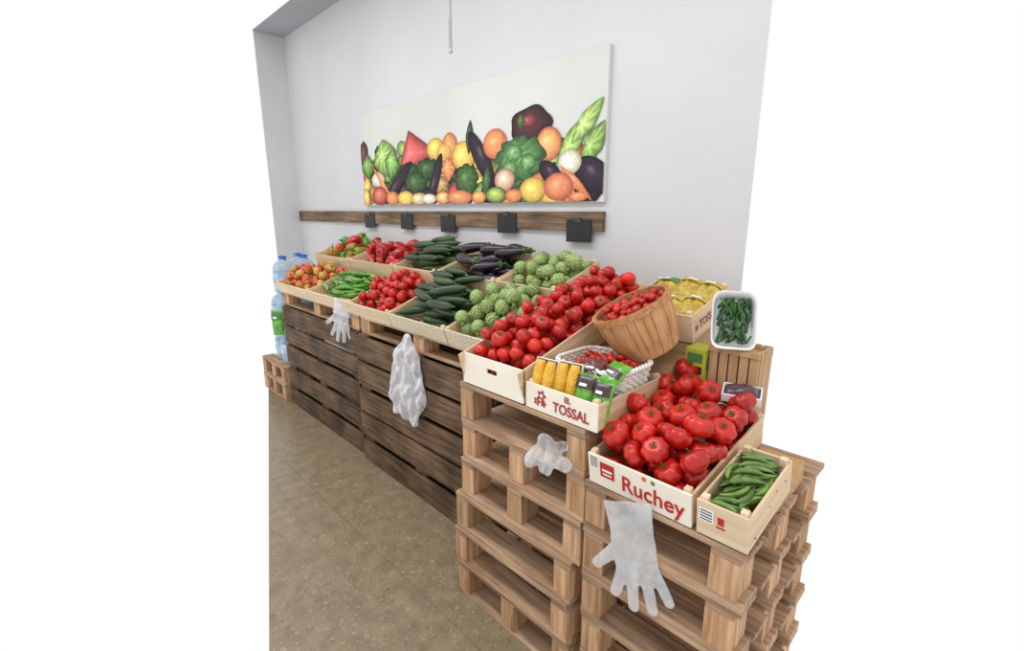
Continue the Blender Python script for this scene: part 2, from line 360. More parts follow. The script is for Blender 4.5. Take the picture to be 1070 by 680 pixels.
for i,(dx,dy) in enumerate([(0,-.003),(.0,.005),(-.0,0),(.0,.0),(0,0)]):
    place(P2,-.533+dx,1.03+dy,i*.15,'pale pine pallet stacked under tomato crates','lower stack of pine pallets')
B=pallet_proto(1.2,.8,.15,5,'brown','brownb',gr=.17,bwid=.1,jit=.008,jz=.008)
B.location=(-3.27,1.45,0); B.rotation_euler=(pi/2,0,0); top(B,'dark weathered pallet standing on its long edge','pallet','upright brown pallets')
B2=pallet_proto(1.2,.8,.15,5,'brown','brownb',gr=.17,bwid=.1,jit=.008,jz=.008); B2.location=(-2.03,1.425,0); B2.rotation_euler=(pi/2,0,0); top(B2,'dark weathered pallet standing on its long edge','pallet','upright brown pallets')
T=pallet_proto(1.2,.62,.1,5,'pal','palb',bwid=.1); T.location=(-3.27,1.32,.8); top(T,'pine pallet lying flat on upright brown pallet','pallet','flat top pallets')
T2=copy_tree(T); T2.location=(-2.02,1.31,.8); top(T2,'pine pallet lying flat on upright brown pallet','pallet','flat top pallets')
F=pallet_proto(.5,.5,.14,4,'pal','palb'); F.location=(-4.16,1.27,0); top(F,'small pine pallet on the terrazzo floor under water bottles','pallet','floor pallets')
F2=copy_tree(F); F2.location=(-4.165,1.275,.14); top(F2,'small pine pallet on the terrazzo floor under water bottles','pallet','floor pallets')
for x in(-3.27,-2.04):
    m=M(); m.box(0,0,.4,1.1,.05,.8); top(ob('support_board',m.build('support','brown'),None,(x,1.88,0)),'dark wooden board holding up the flat pallet','board','support boards')
def ramp(x0,x1,prof,label):
    n=len(prof); vs=[(x0,y,z) for y,z in prof]+[(x1,y,z) for y,z in prof]
    fs=[tuple(range(n-1,-1,-1)),tuple(range(n,2*n))]+[(i,(i+1)%n,(i+1)%n+n,i+n) for i in range(n)]
    m=M(); m.add(vs,fs); top(ob('display_ramp',m.build('ramp','ramp')),label,'display stand')
ta=math.tan
tF,tB,t16,t15,t10=[math.radians(a) for a in(20,18,16,15,9)]
ramp(-3.85,-1.42,[(1.33,.905),(1.585,.9+.27*ta(tF)),(1.6,1.083),(1.93,1.083+.33*ta(tB)),(1.93,.9),(1.33,.9)],'stepped plywood riser under the vegetable crates')
ramp(-1.3,-1.01,[(1.06,.905),(1.72,.903+.69*ta(t16)),(1.72,.9),(1.06,.9)],'plywood riser under the tomato crate')
ramp(-.995,-.72,[(1.39,.9),(1.39,1.012),(1.54,1.02),(1.55,1.06),(1.83,1.06+.28*ta(t15)),(1.83,.9)],'plywood riser under basket and bagged produce crate')
# ------------------------------------------------------------ crates
def crate(x0,x1,y0,d,z0,h,tilt,label,grp=None,fm='crate',hole=False,sm='cratey',fr=0,posts=True,bp=True):
    w=x1-x0-.006; t=.007
    r=bpy.data.objects.new('produce_crate',None); COL.objects.link(r); r.location=((x0+x1)/2,y0,z0+.002); r.rotation_euler=(tilt,0,0)
    m=M()
    if hole:
        hw,hh=.05,.018; hz=h*.62
        m.box(0,t/2,(hz-hh/2)/2,w,t,hz-hh/2); m.box(0,t/2,(h+hz+hh/2)/2,w,t,h-hz-hh/2)
        for s in(-1,1): m.box(s*(w/2+hw/2)/2,t/2,hz,(w-hw)/2,t,hh)
    else: m.box(0,t/2,h/2,w,t,h)
    ob('end_panel',m.build('end_panel',fm),r,(0,0,0),(-fr,0,0),bevel=.001)
    m=M(); m.box(0,-t/2,h/2,w,t,h); ob('end_panel',m.build('end_panel',fm if fr==0 else 'crate'),r,(0,d,0),bevel=.001)
    m=M(); m.box(0,0,h*.5,t,d-2*t,h*.94); sd=m.build('side_panel',sm)
    for s in(-1,1): ob('side_panel',sd,r,(s*(w/2-t/2),d/2,0),bevel=.001)
    m=M(); n=5
    for i in range(n): m.box(0,t+(i+.5)*(d-2*t)/n,.003,w-2*t,(d-2*t)/n*.85,.005)
    ob('base',m.build('base','crate'),r)
    m=M(); m.box(0,0,h/2+.004,.016,.016,h+.008); pt=m.build('corner_post','crate')
    for sx in(-1,1):
        for yy in((t+.008,d-t-.008) if fr==0 else (d-t-.008,)): ob('corner_post',pt,r,(sx*(w/2-t-.008),yy,0))
    top(r,label,'crate',grp)
    return r
FB=[-3.87,-3.29,-2.70,-2.25,-1.755,-1.36]
G1='front row of vegetable crates'; G2='rear row of vegetable crates'
nm=['ripening tomatoes','long green peppers','red tomatoes','cucumbers','artichokes']
nb=['mixed bell peppers','red bell peppers','cucumbers','eggplants','artichokes']
for i in range(5):
    crate(FB[i],FB[i+1],1.3,.295,.9,.08,tF,'shallow cream wooden crate holding '+nm[i],G1,fm='speck' if i>=3 else 'crate')
    crate(FB[i]+.01,FB[i+1],1.605,.335,1.085,.085,tB,'shallow wooden crate holding '+nb[i],G2)
c1=crate(-1.31,-1.005,1.03,.74,.904,.11,t16,'long white-fronted wooden crate with hand slot heaped with red tomatoes',None,'white',True,fr=t16)
c3=crate(-1.0,-.722,1.03,.35,.902,.082,0,'white-fronted wooden crate holding wicker basket and packets',None,'white')
c4=crate(-1.0,-.71,1.545,.29,1.062,.1,t15,'tilted wooden crate with dark red lettering holding yellow bags')
c5=crate(-.745,-.437,1.03,.45,.752,.095,t10,'wooden crate with red lettering heaped with large tomatoes',None,'white')
c6=crate(-.43,-.305,1.03,.27,.752,.095,t10,'wooden crate holding small green peppers')
ramp(-.73,-.32,[(1.06,.752),(1.46,.75+.43*ta(t10)-.002),(1.46,.75),(1.06,.75)],'thin wedge under the tilted tomato crate')
def put_text(parent,body,size,mat,x,z,offset=0,sx=1,yy=-.0012,rot=None,name='lettering',space=1):
    return ob(name,textmesh(body,size,mat,name,offset=offset,sx=sx,space=space),parent,(x,yy,z),rot or (pi/2,0,0))
put_text(c3,'TOSSAL',.042,'dred',.042,.03,.0010,.9); put_text(c3,'EL',.024,'dred',.03,.064,.0006)
def disc(parent,x,z,r,mat,name='printed_mark',yy=-.0008,pet=0,rz=0):
    m=M(); n=24; vs=[(0,0,0)]
    for j in range(n):
        t=2*pi*j/n; R=r*(1+(.28*math.cos(pet*t) if pet else 0)); vs.append((R*math.cos(t),0,R*math.sin(t)))
    m.add(vs,[(0,1+(j+1)%n,1+j) for j in range(n)]); return ob(name,m.build(name,mat),parent,(x,yy,z),(0,0,rz))
disc(c3,-.07,.052,.015,'dred',pet=5); disc(c3,-.088,.03,.012,'dred',pet=5); disc(c3,-.062,.028,.010,'dred',pet=5)
disc(c3,-.07,.052,.006,'white','printed_mark',-.0012); disc(c3,-.088,.03,.005,'orange','printed_mark',-.0012)
ob('lettering',textmesh('TOSSAL',.038,'dred',offset=.0009),c4,(.1432,.115,.048),(pi/2,0,pi/2))
disc(c4,.1432,.045,.011,'dred',yy=.03,pet=5,rz=pi/2)
put_text(c5,'Ruchey',.066,'red',.045,.04,.0009,.9,space=1.02)
disc(c5,.025,.084,.007,'orange',pet=0); disc(c5,.05,.083,.006,'gprint')
m=M(); m.box(0,0,0,.045,.001,.045,0); m.box(-.042,0,.016,.03,.001,.04,1)
for k in range(5): m.box(-.042,-.0008,.03-k*.007,.024,.0006,.003,2)
m.box(0,-.0008,0,.032,.0006,.006,1); m.box(0,-.0008,-.012,.028,.0006,.004,1)
ob('sticker',m.build('sticker',['red','paper','ink']),c5,(-.088,-.001,.058))
m=M(); m.box(0,0,0,.034,.001,.035,0)
for k in range(4): m.box(0,-.0008,.012-k*.008,.028,.0006,.003,1)
ob('sticker',m.build('sticker',['paper','ink']),c6,(-.036,-.001,.06)); m=M(); m.box(0,0,0,.014,.001,.02,0); m.box(.0,0,-.018,.02,.001,.004,0); ob('printed_mark',m.build('mark','red'),c6,(-.002,-.001,.058))
# ------------------------------------------------------------ produce prototypes
def body_mesh(name,r,lobes,dep,zs,mat,dimple=.16,taper=0,nu=24,nv=13,pw=.9,irr=0):
    m=M()
    def fn(u,v):
        th=.02+v*(pi-.04); ph=2*pi*u
        groove=(.5-.5*math.cos(lobes*ph+ (irr*math.sin(2*ph))))**1.5
        k=1-dep*groove*(math.sin(th)**.5 if math.sin(th)>0 else 0)*(1.15-.75*v)
        R=r*math.sin(th)**pw*k*(1-taper*v)*(1+irr*.04*math.sin(2*ph+1))
        z=r*zs*math.cos(th)-dimple*r*math.exp(-(th/.42)**2)
        return (R*math.cos(ph),R*math.sin(ph),z)
    m.grid(fn,nu,nv,wrapu=True)
    return m.build(name,mat,True)
def star(r,z,n=5,stem=.012,mat='cal',sr=.0022):
    m=M()
    for k in range(n):
        a=2*pi*k/n
        c,s=math.cos(a),math.sin(a); w=r*.16
        m.add([(0,0,z),(c*r*.5-s*w,s*r*.5+c*w,z+.0025),(c*r,s*r,z+.001),(c*r*.5+s*w,s*r*.5-c*w,z+.0025)],[(0,3,2,1)])
    m.tube([(0,0,z-.004),(.001,0,z+stem*.6),(.003,.001,z+stem)],sr,6)
    return m.build('calyx',mat)
def rootobj(name,me,child=None,cname='calyx'):
    r=bpy.data.objects.new(name,me); 
    COL.objects.link(r)
    if child: ob(cname,child,r)
    return r
protos={}
def tomato(key,name,r,mat,lobes=6,dep=.1,zs=.86,dimple=.16,cr=.45,irr=0,nu=24):
    protos[key]=(name,body_mesh(name,r,lobes,dep,zs,mat,dimple,nu=nu,irr=irr),star(r*cr,r*zs*.84,5,r*.3))
tomato('tom','tomato',.029,'tom',5,.05,.88)
tomato('tomm','tomato',.0272,'tom',5,.05,.88)
tomato('tombig','tomato',.039,'tom',8,.14,.72,.2,.34,.6,40)
tomato('tomo','tomato',.036,'tomo',7,.1,.84,nu=35)
tomato('cherry','cherry_tomato',.0135,'tom',3,.0,.95)
for k_,z_ in(('rp',1.35),('mp',1.1),('gpb',1.1)):
    protos[k_]=('bell_pepper',body_mesh('bell_pepper',.044,4,.2,z_,{'rp':'rp','mp':'mp','gpb':'gp'}[k_],.35,.28),star(.014,.044*z_*.78,5,.03,sr=.005))
def long_mesh(name,prof,L,bend,mat,nu=12,lob=0,nv=None):
    m=M(); k=len(prof)
    def fn(u,v):
        i=v*(k-1); a=int(min(i,k-2)); f=i-a
        r=prof[a]*(1-f)+prof[a+1]*f; x=-L/2+L*v; ph=2*pi*u
        rr=r*(1-lob*(.5-.5*math.cos(3*ph)))
        return (x,rr*math.cos(ph)+bend*(4*(v-.5)**2-.5),rr*math.sin(ph))
    m.grid(fn,nu,nv or (k-1)*2+1,wrapu=True); return m.build(name,mat,True)
def stemx(x0,x1,r,y=0,mat='cal',cap=0):
    m=M(); m.tube([(x0,y,0),((x0+x1)/2,y,0),(x1,y+.003,.002)],r,7)
    if cap:
        def fn(u,v):
            ph=2*pi*u; rr=[.3,.85,1.04,1.06][int(round(v*3))]*cap
            x=x0-.02*v*(1+.5*(math.cos(5*ph) if v>.6 else 0))+.004
            return (x,rr*math.cos(ph)+y,rr*math.sin(ph))
        m.grid(fn,20,4,wrapu=True)
    return m.build('stem',mat,True)
c=.022
protos['cuc']=('cucumber',long_mesh('cucumber',[.002,c*.6,c*.86,c*.97,c,c,c,c*.97,c*.88,c*.62,.003],.2,.006,'cuc'),stemx(.097,.108,.004,.003))
protos['egg']=('eggplant',long_mesh('eggplant',[.003,.022,.029,.032,.032,.030,.027,.024,.021,.018,.012],.2,.008,'egg'),stemx(.098,.125,.006,.004,cap=.019))
protos['gp']=('green_pepper',long_mesh('green_pepper',[.001,.005,.009,.012,.014,.016,.017,.016,.011,.004],.19,.02,'gp',lob=.15),stemx(.092,.125,.0035,.01))
protos['pad']=('small_green_pepper',long_mesh('small_green_pepper',[.0015,.0045,.0065,.0075,.008,.0085,.0075,.003],.078,.012,'gpd',lob=.2,nu=10),stemx(.037,.055,.0016,.006))
def artichoke():
    m=M(); r=.036; rows=9
    def core(u,v):
        th=.01+v*(pi-.02); return (r*.95*math.sin(th)*math.cos(2*pi*u),r*.95*math.sin(th)*math.sin(2*pi*u),r*1.05*math.cos(th))
    m.grid(core,12,8,wrapu=True,col=[lin((104,130,68))]*(12*8))
    for k in range(rows):
        th=math.radians(150-k*15.5); n=8 if 1<k<6 else (6 if k<7 else 4)
        for j in range(n):
            ph=2*pi*(j+.5*(k%2))/n
            def P(dt,dp,out):
                t=max(th-dt,0.03); p=ph+dp
                R=(r+out); return (R*math.sin(t)*math.cos(p),R*math.sin(t)*math.sin(p),R*1.08*math.cos(t))
            w=1.1*pi/n
            vs=[P(-.12,-w,-.001),P(-.12,w,-.001),P(.2,-w,.002),P(.2,0,.005),P(.2,w,.002),P(.42,-w*.6,.0035),P(.42,w*.6,.0035),P(.52,0,.004)]
            a=random.uniform(.92,1.08)
            f_=lambda c_:tuple(x*a for x in lin(c_)[:3])+(1,)
            c0=f_((110,138,72)); c1_=f_((138,164,92)); c2_=f_((172,190,126))
            m.add(vs,[(0,1,4,3),(0,3,2),(2,3,5),(3,4,6),(5,3,6),(5,6,7)],0,[c0,c0,c1_,c1_,c1_,c2_,c2_,c2_])
    me=m.build('artichoke','art',True)
    m=M(); m.tube([(0,0,-.03),(0,0,-.055)],.008,8); return me,m.build('stem','arts',True)
a,b_=artichoke(); protos['art']=('artichoke',a,b_)

def pack(n,region,base,chain,yawf,tries,slope=0,edge=.0,seed=1,jit=0,existing=None,back=0,tight=.95,s0=1):
    rnd=random.Random(seed); x0,x1,y0,y1=region; R=existing if existing is not None else []; res=[]
    for i in range(n):
        best=None
        for t in range(tries):
            yaw=yawf(rnd); d=(math.cos(yaw),math.sin(yaw)); x=rnd.uniform(x0,x1); y=rnd.uniform(y0,y1)
            ok=True; z=-9; sc=s0*(1+rnd.uniform(-jit,jit))
            for off,r in chain:
                px=x+d[0]*off*sc; py=y+d[1]*off*sc; rr=r*sc
                if px-rr<x0 or px+rr>x1 or py-rr<y0 or py+rr>y1: ok=False;break
                dz=d[1]*off*slope*sc
                z=max(z,base(px,py)+rr/math.cos(math.atan(slope))-dz)
                for (qx,qy,qz,qr) in R:
                    dd=(px-qx)**2+(py-qy)**2; s=(rr+qr)*tight
                    if dd<s*s: z=max(z,qz+math.sqrt(s*s-dd)-dz)
            if not ok: continue
            ex=min(x-x0,x1-x)/(x1-x0); ey=min(y-y0,y1-y)/(y1-y0)
            score=z-base(x,y)-edge*min(ex,.5)-edge*min(ey,.5)-back*(y-y0)/(y1-y0)
            if best is None or score<best[0]: best=(score,x,y,z,yaw,sc)
        if not best: continue
        _,x,y,z,yaw,sc=best; d=(math.cos(yaw),math.sin(yaw))
        for off,r in chain: R.append((x+d[0]*off*sc,y+d[1]*off*sc,z+d[1]*off*slope*sc,r*sc))
        res.append((x,y,z,yaw,sc))
    return res
made={}
def spawn(key,pos,rot,sc,label,cat,grp):
    name,me,ch=protos[key]
    if key not in made:
        r=rootobj(name,me,ch,'calyx' if ch.name.startswith('calyx') else 'stem'); made[key]=r
    else: r=copy_tree(made[key])
    r.location=pos; r.rotation_euler=rot; r.scale=(sc,)*3
    top(r,label,cat,grp); return r
def fill_round(key,n,region,base,r,label,cat,grp,edge=.05,seed=1,jit=.08,tiltmax=1.3,ex=None,tries=90,back=0,tight=.95,s0=1):
    rnd=random.Random(seed+99)
    for x,y,z,yaw,sc in pack(n,region,base,[(0,r)],lambda q:0,tries,0,edge,seed,jit,ex,back,tight,s0):
        k=rnd.choice(key) if isinstance(key,list) else key
        spawn(k,(x,y,z),(rnd.uniform(-tiltmax,tiltmax),rnd.uniform(-tiltmax,tiltmax),rnd.uniform(0,6.28)),sc,label,cat,grp)
def fill_long(key,n,region,base,L,r,label,cat,grp,slope,yaw0,dyaw,seed=1,edge=.04,jit=.08,tries=90,back=0):
    k=5; chain=[((-.5+i/(k-1))*(L-2*r),r*(.8 if i in(0,k-1) else 1)) for i in range(k)]
    rnd=random.Random(seed+5)
    for x,y,z,yaw,sc in pack(n,region,base,chain,lambda q:yaw0+q.uniform(-dyaw,dyaw)+(pi if q.random()<.5 else 0),tries,slope,edge,seed,jit,back=back,tight=.92):
        roll=rnd.uniform(-.5,.5)
        p=-math.atan(math.sin(yaw)*slope)
        spawn(key,(x,y,z),(roll,p,yaw),sc,label,cat,grp)
def base(y0,z0,t): return lambda x,y: z0+.012+(y-y0)*ta(t)
def reg(x0,x1,y0,y1,p=.012): return (x0+p,x1-p,y0+p,y1-p)
bf=base(1.3,.9,tF); bb=base(1.605,1.085,tB)
fy=(1.3,1.60); by=(1.615,1.93)
sF,sB=ta(tF),ta(tB)
fill_round('tomo',46,reg(FB[0],FB[1],*fy),bf,.036,'ripening orange and green tomato in a wooden crate','tomato','ripening tomatoes',seed=3,back=.03)
fill_long('gp',58,reg(FB[1],FB[2],*fy),bf,.19,.0145,'long glossy green pepper piled in a crate','pepper','long green peppers',sF,.3,.7,seed=4,back=.03)
fill_round('tom',70,reg(FB[2],FB[3],*fy),bf,.029,'small red tomato piled in a crate','tomato','red tomatoes between peppers and cucumbers',seed=5,back=.03)
fill_long('cuc',40,reg(FB[3],FB[4],*fy),bf,.2,.022,'dark green cucumber piled in a crate','cucumber','cucumbers in the front crate',sF,.15,.35,seed=6,back=.03)
fill_round('art',40,reg(FB[4],FB[5],*fy),bf,.041,'pale green artichoke piled in a crate','artichoke','artichokes',seed=7,tiltmax=.9,back=.05,s0=.88,jit=.1)
fill_round(['mp','gpb','mp','rp'],22,reg(FB[0],FB[1],*by),bb,.044,'bell pepper piled in the rear crate','pepper','mixed bell peppers',seed=8)
fill_round('rp',22,reg(FB[1],FB[2],*by),bb,.047,'large glossy red bell pepper piled in the rear crate','pepper','red bell peppers',seed=9,jit=.12,tight=.9)
fill_long('cuc',30,reg(FB[2],FB[3],*by),bb,.2,.022,'dark green cucumber piled in a crate','cucumber','cucumbers in the rear crate',sB,.2,.4,seed=10)
fill_long('egg',17,reg(FB[3],FB[4],*by),bb,.2,.031,'glossy black-purple eggplant piled in a crate','eggplant','eggplants',sB,.2,.45,seed=11)
fill_round('art',27,reg(FB[4],FB[5],*by),bb,.041,'pale green artichoke piled in a crate','artichoke','artichokes',seed=12,tiltmax=.9,s0=.88,jit=.1)
fill_round('tomm',175,reg(-1.31,-1.005,1.045,1.745,.01),base(1.03,.904,t16),.0272,'red tomato heaped in the long white-fronted crate','tomato','red tomatoes in the tilted crate',edge=.03,seed=13,tries=60)
hb=lambda x,y:.764+(y-1.03)*ta(t10)
fill_round('tombig',72,(-.744,-.432,1.03,1.475),hb,.0385,'large ribbed red tomato in the lettered crate','tomato','large ribbed tomatoes',edge=.0,seed=15,tiltmax=.8,tries=220,tight=.83,back=-.015)
spawn('tombig',(-.69,1.465,1.0),(.5,.2,1),1.0,'large ribbed red tomato resting on the heap','tomato','large ribbed tomatoes')
fill_long('pad',80,reg(-.43,-.305,1.03,1.29),base(1.03,.752,t10),.078,.0072,'small light green pepper in a crate','pepper','small green peppers',ta(t10),1.0,1.2,seed=16,edge=.02)
# ------------------------------------------------------------ bushel basket
bk=bpy.data.objects.new('bushel_basket',None); COL.objects.link(bk)
bot=Vector((-.80,1.42,1.055)); ax=Vector((-.36,-.36,1)).normalized()
bk.location=bot; bk.rotation_euler=ax.to_track_quat('Z','Y').to_euler()
top(bk,'round split-wood basket tilted forward, full of cherry tomatoes','basket')
H=.168; r0,r1=.096,.128
m=M(); n=30
for k in range(n):
    a0=2*pi*(k+.03)/n; a1=2*pi*(k+.97)/n; o_=.0015*(k%2)
    def pt(a,z,t): 
        r=r0+(r1-r0)*(z/H)+.008*math.sin(pi*z/H)+o_-t; return (r*math.cos(a),r*math.sin(a),z)
    zz=[0,H*.33,H*.66,H]; vs=[]
    for z in zz: vs+=[pt(a0,z,0),pt(a1,z,0),pt(a1,z,.003),pt(a0,z,.003)]
    fs=[]
    for i in range(3):
        for j in range(4): fs.append((i*4+j,i*4+(j+1)%4,i*4+4+(j+1)%4,i*4+4+j))
    fs+=[(0,3,2,1),(12,13,14,15)]
    m.add(vs,fs)
ob('staves',m.build('staves','bask'),bk)
m=M(); m.add([(r0*math.cos(2*pi*j/24),r0*math.sin(2*pi*j/24),.002) for j in range(24)],[tuple(range(24))]); ob('bottom',m.build('bottom','bask'),bk)
def hoop(r,z,h,t):
    m=M()
    pr=[(r,z-h/2),(r+t,z-h/2),(r+t,z+h/2),(r,z+h/2)]
    vs=[(p[0]*math.cos(2*pi*j/40),p[0]*math.sin(2*pi*j/40),p[1]) for j in range(40) for p in pr]
    fs=[(j*4+i,((j+1)%40)*4+i,((j+1)%40)*4+(i+1)%4,j*4+(i+1)%4) for j in range(40) for i in range(4)]
    m.add(vs,fs); return m.build('hoop','hoop')
ob('hoop',hoop(r1+.001,H-.008,.02,.004),bk); ob('hoop',hoop(r1-.008,H-.006,.016,.004),bk)
Mt=Matrix.Translation(bot)@ax.to_track_quat('Z','Y').to_matrix().to_4x4()
rnd=random.Random(3)
pts=pack(150,(-.12,.12,-.12,.12),lambda x,y:.112+ (9 if x*x+y*y>.0118 else 0),[(0,.0135)],lambda q:0,40,0,.02,21,.12)
for x,y,z,yaw,sc in pts:
    if z>1: continue
    p=Mt@Vector((x,y,z)); spawn('cherry',p,(rnd.uniform(-1,1),rnd.uniform(-1,1),rnd.uniform(0,6)),sc,'small red cherry tomato in the round wooden basket','tomato','cherry tomatoes')
# ------------------------------------------------------------ white wicker basket
wb=bpy.data.objects.new('wicker_basket',None); COL.objects.link(wb); wb.location=(-.862,1.245,.915); top(wb,'rectangular white woven wicker basket set in the crate','basket')
def rr(t,a,b,p=5):
    c,s=math.cos(t),math.sin(t); k=(abs(c)**p+abs(s)**p)**(-1/p); return a*k*c,b*k*s
m=M(); nr=44
for k in range(12):
    z=.008+k*.0095; path=[]
    for j in range(132):
        t=2*pi*j/132; g=1+.15*z/.12; x,y=rr(t,.108*g,.092*g)
        o_=.0028*math.sin(nr/2*t+ (pi if k%2 else 0)); l=math.hypot(x,y); path.append((x*(1+o_/l),y*(1+o_/l),z))
    m.tube(path,.0048,5,closed=True)
for j in range(nr):
    t=2*pi*(j+.5)/nr; x,y=rr(t,.108,.092); x2,y2=rr(t,.124,.106); m.tube([(x,y,0),(x2,y2,.12)],.0028,5)
ob('woven_body',m.build('woven_body','wick',True),wb)
m=M()
for k in range(2):
    path=[]
    for j in range(160):
        t=2*pi*j/160; x,y=rr(t,.126,.108); ph=20*t+k*pi; path.append((x+.003*math.cos(ph),y+.003*math.cos(ph),.122+.004*math.sin(ph)))
    m.tube(path,.0055,6,closed=True)
ob('rim',m.build('rim','wick',True),wb)
m=M(); m.box(0,0,.004,.2,.17,.006); ob('bottom',m.build('bottom','wick'),wb)
rnd=random.Random(8)
m=M(); m.box(0,0,.056,.2,.17,.004); ob('inner_liner',m.build('liner','wick'),wb)
for x,y,z,yaw,sc in pack(72,(-.965,-.758,1.155,1.335),lambda x,y:.975,[(0,.0155)],lambda q:0,50,0,.02,41,.1):
    spawn('cherry',(x,y,z),(rnd.uniform(-1,1),rnd.uniform(-1,1),rnd.uniform(0,6)),sc*1.15,'small dark red tomato in the white wicker basket','tomato','small tomatoes in the wicker basket')
# ------------------------------------------------------------ packets
def pillow(w,h,t,mat,name,seed=1):
    m=M(); rn=random.Random(seed); ph=[rn.uniform(0,6) for _ in range(4)]
    for s in(1,-1):
        def fn(u,v):
            x=(u-.5)*2; z=(v-.5)*2
            d=(1-abs(x)**2.6)*(1-abs(z)**3); d=max(d,0)**.6
            wob=1+.12*math.sin(7*x+ph[0])*math.sin(5*z+ph[1])+.08*math.sin(13*x+9*z+ph[2])
            return (x*w/2*(1-.04*(1-abs(z))),s*(-t/2)*d*wob,z*h/2)
        m.grid(fn,17,17)
    return m.build(name,mat,True)
def corn_pack(loc,rot):
    r=bpy.data.objects.new('corn_packet',None); COL.objects.link(r); r.location=loc; r.rotation_euler=rot; r.scale=(.85,.9,.92)
    m=M(); m.box(0,.014,0,.096,.006,.14); m.box(-.047,.004,0,.004,.024,.14); m.box(.047,.004,0,.004,.024,.14); m.box(0,.004,-.068,.09,.024,.004); m.box(0,.004,.068,.09,.024,.004); ob('tray',m.build('tray','tray'),r,bevel=.002)
    m=M()
    def fn(u,v):
        e=math.sin(pi*min(max(v*1.0,.02),.98))**.18
        b=1+.09*(math.sin(2*pi*u*11)*math.sin(pi*v*20)); return (.0225*e*b*math.cos(2*pi*u),.0225*e*b*math.sin(2*pi*u),(v-.5)*.128)
    m.grid(fn,44,60,wrapu=True); me=m.build('corn_cob','corn',True)
    for x in(-.0225,.0225): ob('corn_cob',me,r,(x,-.01,0))
    top(r,'film-wrapped white tray of two yellow corn cobs','corn','corn packets'); return r
corn_pack((-.955,1.072,.992),(-.3,0,.1)); corn_pack((-.882,1.095,.992),(-.3,0,.2))
def bag(name,loc,rot,w,h,t,mt,mb,label,cat,grp,seed,lz=.3,lh=.6):
    r=bpy.data.objects.new(name,None); COL.objects.link(r); r.location=loc; r.rotation_euler=rot
    ob('pouch',pillow(w,h,t,mb,'pouch',seed),r)
    m=M()
    def fn(u,v):
        x=(u-.5)*2*.9; z=lz+v*lh
        d=max((1-abs(x)**2.6)*(1-abs(z)**3),0)**.6
        return (x*w/2,-t/2*d*1.22-.001,z*h/2)
    m.grid(fn,11,7); ob('printed_label',m.build('printed_label',mt,True),r)
    m=M()
    def fn2(u,v):
        x=(u-.5)*.7; z=lz+.1+v*.14
        d=max((1-abs(x)**2.6)*(1-abs(z)**3),0)**.6
        return (x*w/2,-t/2*d*1.3-.002,z*h/2)
    m.grid(fn2,7,4); ob('label_band',m.build('band','paper',True),r)
    top(r,label,cat,grp)
bag('salad_bag',(-.815,1.09,.975),(-.35,0,.12),.07,.125,.04,'dbag','lbag','glossy green salad bag with dark printed top','salad bag','salad bags',1)
bag('salad_bag',(-.752,1.085,.972),(-.3,0,.02),.062,.12,.04,'dbag','lbag','glossy green salad bag with dark printed top','salad bag','salad bags',2)
bag('salad_bag',(-.835,1.145,1.03),(-.9,0,.3),.075,.10,.035,'dbag','rbag','dark red wrapped pack lying on wicker basket','salad bag','salad bags',3,-.2,.4)
bag('salad_bag',(-.765,1.155,1.03),(-.9,.1,-.1),.07,.10,.035,'dbag','lbag','green and dark wrapped pack lying on wicker basket','salad bag','salad bags',4,-.2,.5)
for i,(x,y,z,ry) in enumerate([(-.93,1.62,1.165,.2),(-.84,1.61,1.16,-.2),(-.765,1.63,1.165,.15),(-.93,1.73,1.205,-.1),(-.84,1.75,1.21,.2),(-.765,1.74,1.205,.1)]):
    bag('produce_bag',(x,y,z),(-1.1,ry,ry),.1,.13,.05,'gprint' if i==3 else 'ybag','ybag','shiny yellow printed produce bag in tilted crate','produce bag','yellow produce bags',10+i)
# slatted box
sb=bpy.data.objects.new('slatted_box',None); COL.objects.link(sb); sb.location=(-.555,1.488,.75); top(sb,'light brown slatted wooden box behind the large tomatoes','box')
w_,d_,h_=.155,.11,.34
for yy,nm_ in((.004,'front_panel'),(d_-.004,'back_panel')):
    m=M()
    for k in range(5): m.box(-w_/2+.016+k*(w_-.032)/4,0,h_/2,.026,.008,h_)
    m.box(0,-.006,h_-.012,w_,.006,.016); m.box(0,-.006,.03,w_,.006,.03); ob(nm_,m.build(nm_,'box'),sb,(0,yy,0),bevel=.001)
for s in(-1,1):
    m=M()
    for k in range(3): m.box(0,-d_/2+.024+k*(d_-.048)/2,h_/2,.008,.03,h_)
    m.box(0,0,h_-.015,.012,d_-.02,.02); ob('side_panel',m.build('side_panel','box'),sb,(s*(w_/2-.004),d_/2,0),bevel=.001)
m=M(); m.box(0,d_/2,h_-.02,w_-.02,d_-.02,.008); ob('lid_board',m.build('lid','box'),sb)
yc=bpy.data.objects.new('carton',None); COL.objects.link(yc); yc.location=(-.668,1.51,.9); top(yc,'yellow-green printed carton beside the slatted box','carton')
m=M(); m.box(0,0,.085,.068,.08,.17); ob('carton_body',m.build('cb','ygp'),yc,bevel=.003)
m=M(); m.box(0,-.0405,.14,.05,.001,.03); m.box(.0345,0,.12,.001,.06,.04); ob('printed_label',m.build('cl','gprint'),yc)
m=M(); m.box(0,-.0405,.1,.05,.001,.025); ob('printed_label',m.build('cl2','dbag'),yc)
m=M(); m.box(0,0,.075,.06,.08,.15); top(ob('wooden_block',m.build('wb','palb'),None,(-.668,1.515,.75),bevel=.002),'short pine block on the pallet under the carton','block')
